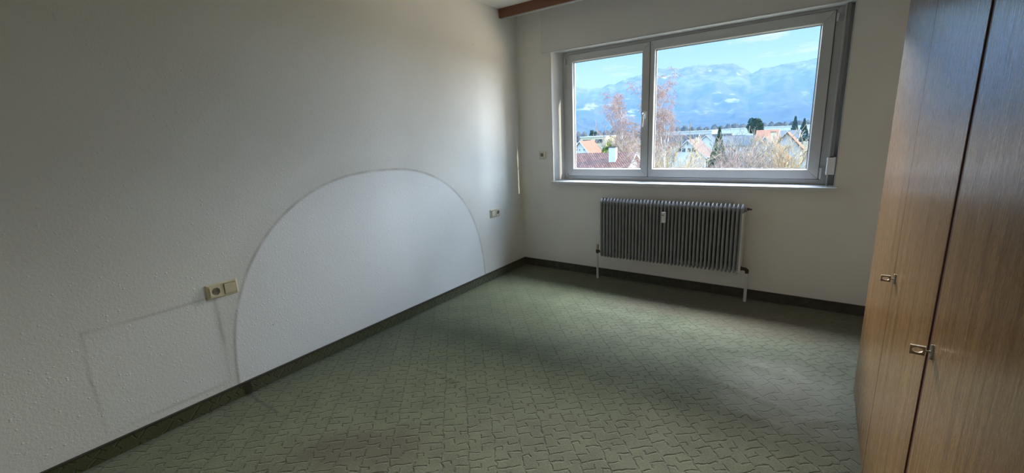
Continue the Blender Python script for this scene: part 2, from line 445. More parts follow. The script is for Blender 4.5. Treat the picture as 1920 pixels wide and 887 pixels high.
# skirting of carpet strip in a dark rail
def skirting(name, side):
    hgt, th = 0.078, 0.014
    m = MB(); lip = MB()
    if side == 'left':
        m.box((0, RY, 0), (th, -0.0, hgt - .006)); lip.box((0, RY, hgt - .007), (th + .002, 0, hgt))
    elif side == 'far':
        m.box((th, -th, 0), (RX, 0, hgt - .006)); lip.box((th, -th - .002, hgt - .007), (RX, 0, hgt))
    else:
        m.box((RX - th, RY, 0), (RX, -th, hgt - .006)); lip.box((RX - th - .002, RY, hgt - .007), (RX, -th, hgt))
    o = struct(m.build(name, M_skirt if side == 'left' else M_skirt_dark, bevel=.002))
    lip.build('lip', M_skirt_lip, o)
    return o
skirting('baseboard_left', 'left'); skirting('baseboard_far', 'far'); skirting('baseboard_right', 'right')
# dark mitre joint in the left skirting
struct(MB().box((0.0135, -2.93, 0.0), (0.0165, -2.895, 0.071)).build('trim_3', M_skirt_lip))

# roller shutter box front and its rail
bx = MB(); bx.box((0.305, -0.03, 2.146), (2.69, 0.0, H))
struct(bx.build('trim_4', M_boxpaint, bevel=.002))
struct(MB().box((0.40, 0.0, 2.150), (2.688, 0.135, OZ1 + .003)).build('trim_5', M_plaster))
struct(MB().box((0.31, -0.034, 2.140), (2.69, -0.020, 2.150)).build('trim_6', M_sill, bevel=.001))

# ------------------------------------------------------------------ the window
def thing_struct(name):
    o = bpy.data.objects.new(name, None); COL.objects.link(o); o['kind'] = 'structure'; return o
win = thing_struct('window_1')
def frame_ring(mb, x0, x1, z0, z1, wl, wr, wb, wt, ya, yb):
    """four mitred bars"""
    o = [(x0, z0), (x1, z0), (x1, z1), (x0, z1)]; i = [(x0+wl, z0+wb), (x1-wr, z0+wb), (x1-wr, z1-wt), (x0+wl, z1-wt)]
    for k in range(4):
        l = (k + 1) % 4
        q = [o[k], o[l], i[l], i[k]]
        mb.add([(a, ya, b) for a, b in q] + [(a, yb, b) for a, b in q],
               [(0,1,2,3), (7,6,5,4), (0,4,5,1), (1,5,6,2), (2,6,7,3), (3,7,4,0)])
fr = MB(); frame_ring(fr, 0.445, 2.632, 0.930, 2.168, .062, .062, .052, .056, 0.140, 0.205)
fr.build('window_frame', M_white, win, bevel=.003)
M_glass = bpy.data.materials.new('window_glass'); M_glass.use_nodes = True
g = NT(M_glass); M_glass.node_tree.nodes.clear()
go_ = g.n('ShaderNodeOutputMaterial'); tr = g.n('ShaderNodeBsdfTransparent'); tr.inputs[0].default_value = (0.93, 0.955, 0.96, 1)
gl = g.n('ShaderNodeBsdfGlossy'); gl.inputs['Roughness'].default_value = 0.02; fz = g.n('ShaderNodeFresnel'); fz.inputs[0].default_value = 1.45
ms = g.n('ShaderNodeMixShader'); g.put(ms.inputs[0], g.math('MULTIPLY', fz.outputs[0], g.math('SUBTRACT', 1.0, g.n('ShaderNodeNewGeometry').outputs['Backfacing']))); g.t.links.new(tr.outputs[0], ms.inputs[1]); g.t.links.new(gl.outputs[0], ms.inputs[2]); g.t.links.new(ms.outputs[0], go_.inputs[0])
M_alu = mat('handle_aluminium', (0.80, 0.80, 0.81), 0.35, metal=0.35)
M_chrome = mat('satin_metal', (0.62, 0.62, 0.63), 0.28, metal=1.0)
M_hinge = mat('hinge_plastic', (0.62, 0.62, 0.62), 0.4)
def sash(x0, x1, z0, z1, wl, wr, wb, wt, label=None):
    a = MB(); frame_ring(a, x0, x1, z0, z1, wl - .006, wr - .006, wb - .006, wt - .006, 0.120, 0.178)
    s = a.build('sash', M_white, win, bevel=.004)
    b = MB()                                        # glazing bead slopes back to the pane
    X0, X1, Z0, Z1 = x0 + wl - .008, x1 - wr + .008, z0 + wb - .008, z1 - wt + .008
    o = [(X0, Z0), (X1, Z0), (X1, Z1), (X0, Z1)]; i = [(X0+.010, Z0+.010), (X1-.010, Z0+.010), (X1-.010, Z1-.010), (X0+.010, Z1-.010)]
    for k in range(4):
        l = (k + 1) % 4
        b.add([(o[k][0], .126, o[k][1]), (o[l][0], .126, o[l][1]), (i[l][0], .146, i[l][1]), (i[k][0], .146, i[k][1]),
               (o[k][0], .170, o[k][1]), (o[l][0], .170, o[l][1]), (i[l][0], .170, i[l][1]), (i[k][0], .170, i[k][1])],
              [(0,1,2,3), (4,7,6,5), (3,2,6,7), (0,3,7,4), (1,5,6,2)])
    b.build('glazing_bead', M_white, s)
    gk = MB(); frame_ring(gk, X0+.009, X1-.009, Z0+.009, Z1-.009, .004, .004, .004, .004, .1455, .150); gk.build('gasket', M_gasket, s)
    ga = MB(); frame_ring(ga, x0 - .004, x1 + .004, z0 - .004, z1 + .004, .010, .010, .010, .010, 0.1365, 0.1395); ga.build('seal', M_gasket, s)
    MB().box((X0, .150, Z0), (X1, .156, Z1)).build('glass_pane', M_glass, s)
    return s
sl = sash(0.497, 1.304, 0.970, 2.119, .066, .068, .075, .070)
sr = sash(1.309, 2.582, 0.970, 2.126, .044, .076, .075, .077)
# handle on the left sash
hd = MB()
def rr(cx, cz, w_, h_, r_, n=5):
    pts = []
    for qx, qz, a0 in ((1,1,0),(-1,1,90),(-1,-1,180),(1,-1,270)):
        for k in range(n):
            a = R(a0 + 90 * k / (n - 1)); pts.append((cx + qx*(w_/2 - r_) + r_*math.cos(a), cz + qz*(h_/2 - r_) + r_*math.sin(a)))
    return pts
hd.prism(rr(1.272, 1.517, .030, .066, .012), 1, .110, .121)
hd.tube([(1.272, .112, 1.517), (1.272, .088, 1.517)], .009, 12)
ho = hd.build('handle', M_alu, sl, bevel=.0015)
hl = MB(); hl.tube([(1.272, .088, 1.530), (1.272, .078, 1.517), (1.268, .072, 1.50), (1.266, .072, 1.44), (1.266, .075, 1.415)], [.009, .0105, .0105, .010, .008], 10)
hl.build('lever', M_alu, sl, smooth=True)
# hinge covers
for (x_, z_, hh_) in ((2.586, 0.985, .07), (2.586, 2.065, .035)):
    q = MB(); q.box((x_, .108, z_ - .012), (x_ + .016, .140, z_ + hh_)); q.build('hinge_cover', M_hinge, sr, bevel=.003)
for (x_, z_, hh_) in ((0.477, 0.975, .012), (0.477, 2.04, .055)):
    q = MB(); q.box((x_, .112, z_), (x_ + .012, .140, z_ + hh_)); q.build('hinge_cover', M_hinge, sl, bevel=.002)
# sill
ws = MB(); ws.prism([(-0.040, 0.900), (-0.040, 0.924), (-0.034, 0.929), (0.141, 0.931), (0.141, 0.905), (0.0, 0.900)], 0, 0.385, 2.700)
o_ = ws.build('window_sill', M_sill, win, bevel=.002)
# outer sill
MB().box((0.44, 0.205, 0.90), (2.64, 0.33, 0.925)).build('outer_sill', M_chrome, win)

# shutter strap and its winder in the right reveal
M_winder = mat('winder_plastic', (0.72, 0.72, 0.70), 0.35)
M_strap = mat('strap_fabric', (0.23, 0.22, 0.23), 0.8, bump=0.4, bscale=400)
tw = thing('shutter_winder', 'small white box of the roller shutter strap in the right window reveal above the sill', 'shutter winder', (2.652, 0.05, 1.0))
k = MB(); k.prism([(-.028, .030), (-.028, -.012), (-.022, -.020), (.020, -.020), (.026, -.012), (.026, .030)], 2, 0.012, 0.135)
k.build('housing', M_winder, tw, bevel=.003)
MB().box((-.012, -.005, .134), (.010, .018, .139)).build('slot', M_gasket, tw)
MB().box((-.010, .004, .135), (.008, .007, 1.149)).build('strap', M_strap, tw)
# channel strips beside the strap
struct(MB().box((2.634, .070, .93), (2.640, .139, 2.149)).build('trim_7', M_white))

# ------------------------------------------------------------------ curtain board on the ceiling
M_redwood = mat('red_brown_wood', (0.16, 0.055, 0.032), 0.38, obj=True)
h = m_helpers['red_brown_wood']; p = h.scale(h.pos(), (2.5, 30, 60))
h.put(h.bsdf.inputs['Base Color'], h.mix(h.noise(p, 1.2, 5, 0.6), (0.10, 0.034, 0.022, 1), (0.26, 0.095, 0.050, 1)))
tb = thing('curtain_board', 'red-brown wooden curtain board along the ceiling in front of the window', 'curtain board', (0, -0.25, 2.47))
MB().box((0.001, -.020, 0), (3.449, .004, H - 2.47)).build('fascia', M_redwood, tb, bevel=.0015)
m_ = MB(); m_.box((0.001, .004, 0.0), (3.449, .03, .018)); m_.box((0.001, .03, .010), (3.449, .085, .018)); m_.box((0.001,.004,.018),(3.449,.012,H-2.47))
m_.build('rail', M_white, tb)

# ------------------------------------------------------------------ sockets and switches
M_bei = mat('cream_plastic', (0.62, 0.54, 0.37), 0.32)
M_bei_far = mat('ivory_plastic', (0.66, 0.62, 0.50), 0.32)
M_dark = mat('socket_hole', (0.03, 0.025, 0.02), 0.6)
M_well = mat('socket_well', (0.20, 0.17, 0.13), 0.5)
def outlet_plate(name, label, cat, loc, rz, units, M):
    """plate in local x (along wall), z up, front towards local -y"""
    t = thing(name, label, cat, loc, rz)
    n = len(units); W_ = .0815 + .071 * (n - 1); Hh = .0815
    pl = MB(); o = rr(0, 0, W_, Hh, .004, 4)
    ins = rr(0, 0, W_ - .012, Hh - .012, .003, 4)
    N = len(o)
    pl.loft([[(a, 0, b) for a, b in o], [(a, -.004, b) for a, b in o], [(a, -.010, b) for a, b in ins]])
    pl.build('plate', M, t)
    for i, kind in enumerate(units):
        cx = (i - (n - 1) / 2) * .071
        if kind == 'switch':
            mb = MB(); mb.add([(cx-.0275, -.0095, -.0275), (cx+.0275, -.0095, -.0275), (cx+.0275, -.0095, .0275), (cx-.0275, -.0095, .0275),
                               (cx-.027, -.0135, -.027), (cx+.027, -.0135, -.027), (cx+.027, -.0170, .027), (cx-.027, -.0170, .027)],
                              [(0,1,2,3),(4,7,6,5),(0,4,5,1),(1,5,6,2),(2,6,7,3),(3,7,4,0)])
            g_ = MB(); frame_ring(g_, cx-.0295, cx+.0295, -.0295, .0295, .002, .002, .002, .002, -.0103, -.0098); g_.build('gap', M_dark, t)
            mb.build('rocker', M, t, bevel=.001)
        else:
            # square insert with a round recess
            c = MB(); n_ = 24; sq = []
            for k in range(n_):
                a = 2*math.pi*k/n_; ca, sa = math.cos(a), math.sin(a); s_ = .0275 / max(abs(ca), abs(sa)); sq.append((ca*s_, sa*s_))
            rings = [[(cx + a, -.009, b) for a, b in sq], [(cx + a, -.0155, b) for a, b in sq]]
            for rad, yy in ((.0215, -.0155), (.0200, -.0145), (.0195, .0)):
                rings.append([(cx + rad*math.cos(2*math.pi*k/n_), yy, rad*math.sin(2*math.pi*k/n_)) for k in range(n_)])
            c.loft(rings, caps=False); c.build('socket', M, t)
            d = MB(); d.loft([[(cx + .0196*math.cos(2*math.pi*k/n_), yy, .0196*math.sin(2*math.pi*k/n_)) for k in range(n_)] for yy in (-.0112, -.0104)])
            d.build('recess', M_well, t)
            e = MB()
            for dx in (-.0095, .0095): e.tube([(cx+dx, -.0105, 0), (cx+dx, -.0116, 0)], .0027, 8)
            e.build('pin_holes', M_dark, t)
            f_ = MB()
            for s_ in (-1, 1):
                f_ = MB(); f_.box((cx-.0025, -.0150, s_*.0185-.0018), (cx+.0025, -.0105, s_*.0185+.0018)); f_.build('earth_contact', M_chrome, t)
    return t
outlet_plate('wall_outlet', 'larger-looking cream double plate with socket and switch, left of the dust arc', 'outlet', (0.001, -2.935, 0.647), R(90), ('socket', 'switch'), M_bei)
outlet_plate('wall_outlet', 'small ivory double plate with switch and socket on the left wall near the window corner', 'outlet', (0.001, -0.497, 0.657), R(90), ('switch', 'socket'), M_bei_far)
outlet_plate('wall_outlet', 'single ivory socket on the window wall, left of the window', 'outlet', (0.271, -0.001, 1.189), 0, ('socket',), M_bei_far)

# ------------------------------------------------------------------ radiator
M_rad = mat('radiator_enamel', (0.30, 0.305, 0.32), 0.5, var=0.05, vscale=12)
M_radw = mat('pipe_paint', (0.66, 0.66, 0.65), 0.4)
M_brass = mat('dark_brass', (0.055, 0.045, 0.04), 0.45, metal=0.4)
M_cream = mat('cream_cap', (0.55, 0.45, 0.28), 0.5)
rad = thing('radiator', 'grey column radiator with many slim tubes under the window', 'radiator', (0.964, -0.09, 0.228))
Hs = 0.565
def section():
    m = MB()
    for y_ in (-.034, .034):
        m.loft([ell(0, y_ * .82, z, .0100, .0200, 12) for z in (.03, Hs - .03)], caps=False)
    for s_ in (0, 1):
        prof = [(0.0, .002, .010), (.006, .005, .026), (.016, .0085, .038), (.030, .0128, .046), (.046, .0142, .0485), (.062, .0118, .0485), (.074, .0092, .0475), (.080, .006, .040)]
        rings = [ell(0, 0, (z if s_ == 0 else Hs - z), rx, ry, 14) for z, rx, ry in prof]
        if s_ == 1: rings = rings[::-1]
        m.loft(rings)
        zc = .045 if s_ == 0 else Hs - .045
        m.tube([(-.0154, 0, zc), (.0154, 0, zc)], .020, 10, caps=False)
    return m
s0 = section().build('radiator_section', M_rad, rad, smooth=True)
NS, PITCH = 39, 0.0307
for i in range(1, NS):
    c = s0.copy(); COL.objects.link(c); c.parent = rad; c.location = (i * PITCH, 0, 0)
XR = (NS - 1) * PITCH
m_ = MB(); m_.tube([(XR + .006, -.034, .02), (XR + .006, -.034, Hs - .07)], .0125, 12); m_.tube([(XR + .006, .034, .02), (XR + .006, .034, Hs - .07)], .0125, 12)
m_.build('end_column', M_radw, rad, smooth=False)
m_ = MB(); m_.tube([(XR + .012, 0, Hs - .045), (XR + .030, 0, Hs - .045)], .017, 12); m_.build('end_plug', M_rad, rad)
m_ = MB(); m_.tube([(XR + .030, 0, Hs - .040), (XR + .046, 0, Hs - .040)], [.011, .009], 8); m_.tube([(XR + .046, 0, Hs - .040), (XR + .062, 0, Hs - .040)], .006, 8)
m_.build('air_vent', M_brass, rad)
# supply with valve on the left, return elbow on the right, both going into the floor
vl = MB(); vl.tube([(-.015, 0, .045), (-.040, 0, .045)], .011, 10); vl.tube([(-.052, 0, .026), (-.052, 0, .060)], .0155, 6)
vl.tube([(-.040, 0, .045), (-.060, 0, .045)], .013, 10)
vl.build('valve', M_brass, rad)
MB().tube([(-.052, 0, .060), (-.052, 0, .066), (-.052, 0, .106), (-.052, 0, .110)], [.010, .0145, .0135, .010], 14).build('valve_cap', M_cream, rad)
MB().tube([(-.052, 0, .026), (-.052, 0, -.228)], .0105, 12).build('supply_pipe', M_radw, rad)
el_ = MB(); el_.tube([(XR + .014, 0, .045), (XR + .026, 0, .045)], .016, 8); el_.tube([(XR + .026, 0, .045), (XR + .050, 0, .042), (XR + .060, 0, .034), (XR + .061, 0, .010)], [.013, .014, .015, .013], 10)
el_.build('return_elbow', M_brass, rad)
MB().tube([(XR + .061, 0, .014), (XR + .061, 0, -.228)], .0115, 12).build('return_pipe', M_radw, rad)
m_ = MB(); m_.tube([(XR - .012, 0, .010), (XR - .012, -.004, -.012)], .006, 8); m_.build('drain_nipple', M_radw, rad)
for x_ in (.16, XR - .16):
    MB().box((x_, .045, Hs - .10), (x_ + .012, .089, Hs - .06)).build('wall_bracket', M_rad, rad)
al = thing('heat_meter', 'little white heat cost meter clipped on the radiator front', 'heat meter', (1.546, -0.139, 0.612))
k = MB(); k.prism(rr(0, .045, .036, .090, .005, 4), 1, -.024, -.004); k.build('housing', M_winder, al, bevel=.002)
MB().box((-.013, -.0252, .062), (.004, -.0236, .068)).build('display', M_dark, al)

# ------------------------------------------------------------------ wardrobe
M_oak = mat('brown_veneer', (0.33, 0.21, 0.115), 0.30, obj=False)
h = m_helpers['brown_veneer']; p = h.pos()
st = h.scale(p, (60, 60, 1.1)); st2 = h.scale(p, (260, 260, 14))
g1 = h.noise(st, 1.0, 5, 0.6); g2 = h.noise(st2, 1.0, 3, 0.6); g3 = h.noise(h.scale(p, (9, 9, .5)), 1.0, 3)
c1 = h.mix(h.rng(g1, 0.3, 0.7), (0.120, 0.058, 0.019, 1), (0.240, 0.135, 0.055, 1))
c1 = h.mix(h.rng(g3, 0.35, 0.65, 0.0, 0.5), c1, (0.19, 0.104, 0.044, 1))
c1 = h.mix(h.rng(g2, 0.50, 0.30, 0.0, 0.60), c1, (0.07, 0.035, 0.014, 1))
h.put(h.bsdf.inputs['Base Color'], c1)
h.bsdf.inputs['Roughness'].default_value = 0.33
h.put(h.bsdf.inputs['Roughness'], h.rng(g2, 0.3, 0.7, 0.33, 0.24))
h.bsdf.inputs['Coat Weight'].default_value = 0.08; h.bsdf.inputs['Coat Roughness'].default_value = 0.2; h.bsdf.inputs['Specular IOR Level'].default_value = 0.5; h.bsdf.inputs['Coat IOR'].default_value = 1.5
h.bump(h.math('ADD', h.math('MULTIPLY', g2, .6), h.math('MULTIPLY', h.noise(p, 700, 2), .6)), 0.20, 0.0005)
M_edge = mat('dark_red_edge', (0.075, 0.022, 0.012), 0.4)
M_key = mat('key_metal', (0.22, 0.17, 0.11), 0.42, metal=0.8)
M_plate = mat('key_plate_metal', (0.30, 0.28, 0.25), 0.38, metal=0.9)
M_back = mat('carcass_board', (0.22, 0.13, 0.07), 0.5, var=.1)
WX, WZ = 2.843, 2.30
def door(parent, y0, y1, hinge=None):
    """door between y0 (far) and y1 (near), front at WX"""
    d = MB().box((WX, y1 + .0012, 0.012), (WX + .019, y0, WZ - .01)).build('door', M_oak, parent, bevel=.0012)
    MB().box((WX + .0006, y1, 0.013), (WX + .0185, y1 + .0014, WZ - .011)).build('edge_band', M_edge, d)
    return d
def key_on(parent, y_, z_, M1=M_key):
    e = MB(); e.prism([(y_ + a, b) for a, b in rr(0, z_, .011, .036, .0054, 5)], 0, WX - .005, WX + .001)
    e.build('key_plate', M_plate, parent, bevel=.001)
def key(label, y_, z_):
    t = thing('wardrobe_key', label, 'key', (WX, y_, z_), 0, 'keys in the wardrobe doors')
    a = MB(); a.tube([(-.004, 0, 0), (-.013, 0, 0)], .0024, 10); a.build('shaft', M_plate, t)
    # bow: rectangular plate with an oval hole, standing in the x-z plane
    b = MB(); n_ = 32; x0, x1, zz = -.039, -.0125, .0098; cx = (x0 + x1) / 2; hx = (x1 - x0) / 2
    outer, inner = [], []
    for k_ in range(n_):
        a_ = 2*math.pi*k_/n_; ca, sa = math.cos(a_), math.sin(a_); s_ = min(hx / max(abs(ca), 1e-6), zz / max(abs(sa), 1e-6))
        outer.append((cx + ca*s_, sa*s_)); inner.append((cx + .0095*ca, .0062*sa))
    th = .0016
    b.loft([[(x, -th, z) for x, z in outer], [(x, th, z) for x, z in outer], [(x, th, z) for x, z in inner], [(x, -th, z) for x, z in inner], [(x, -th, z) for x, z in outer]], caps=False)
    b.box((x0, -.0028, -zz - .0012), (x1, .0028, -zz + .0006)); b.box((x0, -.0028, zz - .0006), (x1, .0028, zz + .0008))
    b.build('bow', M_key, t)
    return t
wa = thing('wardrobe', 'brown veneered wardrobe cabinet with two plain doors and a key, next to the window wall', 'wardrobe', (0, 0, 0))
cb = MB(); cb.box((WX + .020, -2.493, 0), (RX - .02, -1.160, WZ))
cb.build('carcass', M_back, wa)
door(wa, -1.155, -1.857); d2 = door(wa, -1.8615, -2.490)
MB().box((WX + .003, -2.5150, 0.0), (WX + .020, -2.4935, WZ)).build('edge_strip', M_edge, wa)
key_on(d2, -1.905, .841)
wb = thing('wardrobe', 'brown veneered wardrobe cabinet nearest the camera, cut by the right edge of the photo', 'wardrobe', (0, 0, 0))
cb = MB(); cb.box((WX + .020, -3.86, 0), (RX - .02, -2.512, WZ)); cb.build('carcass', M_back, wb)
d3 = door(wb, -2.522, -3.185); door(wb, -3.1875, -3.85)
MB().box((WX + .004, -2.521, 0.0), (WX + .020, -2.508, WZ)).build('edge_strip', M_edge, wb)
key_on(d3, -2.548, .862)
key('key with oval hole in the far wardrobe door seam, the one closer to the window', -1.905, .841)
key('key with oval hole at the dark gap between the two wardrobe cabinets', -2.548, .862)

# ================================================================== OUTSIDE
G = -9.0          # the ground lies this far below the room's floor
def lay(label_obj): return label_obj
M_ground = mat('winter_meadow', (0.20, 0.17, 0.10), 0.95, var=0.4, vscale=0.06)
gm = MB(); gm.box((-4000, 0.6, G - 1), (3000, 6000, G)); struct(gm.build('valley_ground', M_ground))
# own building below and beside the room
M_fac = mat('facade', (0.45, 0.44, 0.42), 0.9)

# mountains: ridge heights surveyed as (azimuth, elevation) in degrees
SIL = [(-60, 5.5), (-45, 5.0), (-34, 5.6), (-30, 5.0), (-28.2, 5.4), (-27.2, 5.9), (-26.6, 5.55), (-25.2, 5.35), (-23.9, 5.35), (-23.0, 5.75), (-22.2, 5.65), (-21.2, 6.1), (-20, 6.4), (-19, 6.65), (-18, 6.9), (-17.3, 7.02), (-16.6, 7.0), (-16, 7.05), (-15, 6.8),
       (-14, 6.95), (-13, 6.95), (-12, 6.9), (-11, 6.85), (-10, 6.85), (-9.3, 6.8), (-8.7, 6.6), (-8.0, 6.15), (-7.3, 5.55), (-6.9, 5.7), (-6.4, 6.05), (-5.9, 5.95), (-5.4, 5.95), (-4.8, 6.1), (-4, 6.25), (-3, 6.3), (-2, 6.4), (-1, 6.5), (2, 7.0), (8, 6.0), (20, 6.5), (40, 6.0)]
def sil(az):
    for (a, b), (c, d) in zip(SIL, SIL[1:]):
        if a <= az <= c: return b + (d - b) * (az - a) / (c - a)
    return 6.0
def mountains():
    D0, D1 = 2500.0, 4600.0; na, nr = 420, 46; vs = []
    for i in range(na + 1):
        az = -50 + 72 * i / na; a = R(az)
        Ht = math.tan(R(sil(az))) * D1 + 8
        for j in range(nr + 1):
            t = j / nr; d = D0 + (D1 - D0) * t
            x, y = math.sin(a) * d, math.cos(a) * d
            n1 = noise.fractal(Vector((x / 420, y / 420, 0.3)), 1.0, 2.1, 6)
            n2 = noise.fractal(Vector((x / 150, y / 150, 5.3)), 1.0, 2.2, 5)
            prof = 0.50 * t ** 1.15 + 0.50 * max(0, (t - .55) / .45) ** 1.4 if t > .55 else 0.50 * t ** 1.15
            e = math.sin(math.pi * min(1, t)) ** .7
            z = Ht * prof + (n1 * 110 + n2 * 34) * e * (0.4 + t) + n2 * 14 * t + abs(n1) * 10 * t
            z = min(z, math.tan(R(sil(az) + .10 * n2 + .09 * noise.noise(Vector((az * 4.1, 0, 7))))) * d + 8)
            vs.append((x, y, z + G * (1 - t)))
    m = nr + 1
    fs = [(i*m+j, i*m+j+1, (i+1)*m+j+1, (i+1)*m+j) for i in range(na) for j in range(nr)]
    return MB().add(vs, fs)
M_mtn = mat('mountain', (0.10, 0.13, 0.10), 0.95, spec=0.05)
h = m_helpers['mountain']; p = h.pos(); X, Y, Z = h.xyz(p)
forest = h.mix(h.rng(h.noise(p, .008, 6, .65), .35, .65), (0.025, 0.045, 0.035, 1), (0.08, 0.085, 0.06, 1))
rock = h.mix(h.rng(h.noise(h.scale(p, (1, 1, 2.5)), .012, 6, .7), .4, .6), (0.07, 0.08, 0.09, 1), (0.17, 0.17, 0.17, 1))
c_ = h.mix(h.rng(h.math('ADD', Z, h.math('MULTIPLY', h.noise(p, .006, 4), 200)), 350, 560), forest, rock)
mead = h.math('MULTIPLY', h.rng(h.noise(h.scale(p, (1, 1, 3.2)), .0042, 6, .62), .56, .64), h.math('MULTIPLY', h.rng(Z, 60, 130), h.rng(Z, 330, 250)))
c_ = h.mix(h.math('MULTIPLY', mead, 0.6), c_, (0.42, 0.40, 0.30, 1))
nz_ = h.n('ShaderNodeNewGeometry').outputs['Normal']; NX, NY, NZ = h.xyz(nz_)
snow = h.math('MULTIPLY', h.rng(h.noise(p, .012, 5, .6), .63, .70), h.rng(Z, 420, 500))
c_ = h.mix(snow, c_, (0.88, 0.90, 0.93, 1))
h.put(h.bsdf.inputs['Base Color'], c_)
struct(mountains().build('mountain_range', M_mtn, smooth=True))

# haze of the valley: one volume of thin air, denser towards the ground than above the ridges
M_haze = bpy.data.materials.new('valley_haze'); M_haze.use_nodes = True
hz = NT(M_haze); M_haze.node_tree.nodes.clear()
ho_ = hz.n('ShaderNodeOutputMaterial'); vs_ = hz.n('ShaderNodeVolumeScatter')
HAZE_D = 0.00020
vs_.inputs['Color'].default_value = (0.27, 0.50, 1.0, 1); vs_.inputs['Density'].default_value = HAZE_D; vs_.inputs['Anisotropy'].default_value = 0.0
M_haze.node_tree.links.new(vs_.outputs[0], ho_.inputs['Volume'])
hb = MB(); hb.box((-5000, 60, G - .5), (2500, 5000, 400)); hbo = hb.build('valley_haze', M_haze); hbo['kind'] = 'structure'

# ---- houses
M_pane = mat('far_pane', (0.05, 0.06, 0.08), 0.15)
M_wframe = mat('far_window_frame', (0.7, 0.7, 0.7), 0.5)
def tiles(name, c1, c2, pitch=0.30):
    m = mat(name, c1, 0.6, obj=True); h = m_helpers[name]; p = h.pos(True); X, Y, Z = h.xyz(p)
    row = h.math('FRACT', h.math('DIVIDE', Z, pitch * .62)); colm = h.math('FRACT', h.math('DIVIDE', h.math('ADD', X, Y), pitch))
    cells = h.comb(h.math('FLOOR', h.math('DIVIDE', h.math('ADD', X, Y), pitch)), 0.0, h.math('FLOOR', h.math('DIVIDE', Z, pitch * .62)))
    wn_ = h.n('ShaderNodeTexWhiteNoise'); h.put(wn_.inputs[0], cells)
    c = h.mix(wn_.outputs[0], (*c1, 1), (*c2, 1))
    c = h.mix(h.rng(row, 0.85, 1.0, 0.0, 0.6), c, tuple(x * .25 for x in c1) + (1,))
    h.put(h.bsdf.inputs['Base Color'], c)
    h.bump(h.math('SUBTRACT', h.math('SINE', h.math('MULTIPLY', colm, 6.28)), h.math('MULTIPLY', row, .8)), 1.0, 0.06)
    return m
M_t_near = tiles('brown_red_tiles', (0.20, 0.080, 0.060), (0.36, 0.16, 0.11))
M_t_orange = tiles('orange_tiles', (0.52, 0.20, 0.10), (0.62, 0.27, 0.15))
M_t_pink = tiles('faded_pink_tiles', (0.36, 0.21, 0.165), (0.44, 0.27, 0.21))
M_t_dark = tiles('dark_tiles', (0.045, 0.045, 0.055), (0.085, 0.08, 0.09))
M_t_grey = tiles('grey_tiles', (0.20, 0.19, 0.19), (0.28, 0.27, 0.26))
M_w_white = mat('white_render', (0.74, 0.75, 0.76), 0.9, var=.04, vscale=1)
M_w_cream = mat('cream_render', (0.80, 0.72, 0.50), 0.9)
M_w_grey = mat('grey_render', (0.55, 0.56, 0.58), 0.9)
M_wood = mat('dark_timber', (0.10, 0.07, 0.05), 0.8)
M_flat = mat('flat_roof', (0.62, 0.62, 0.64), 0.7)
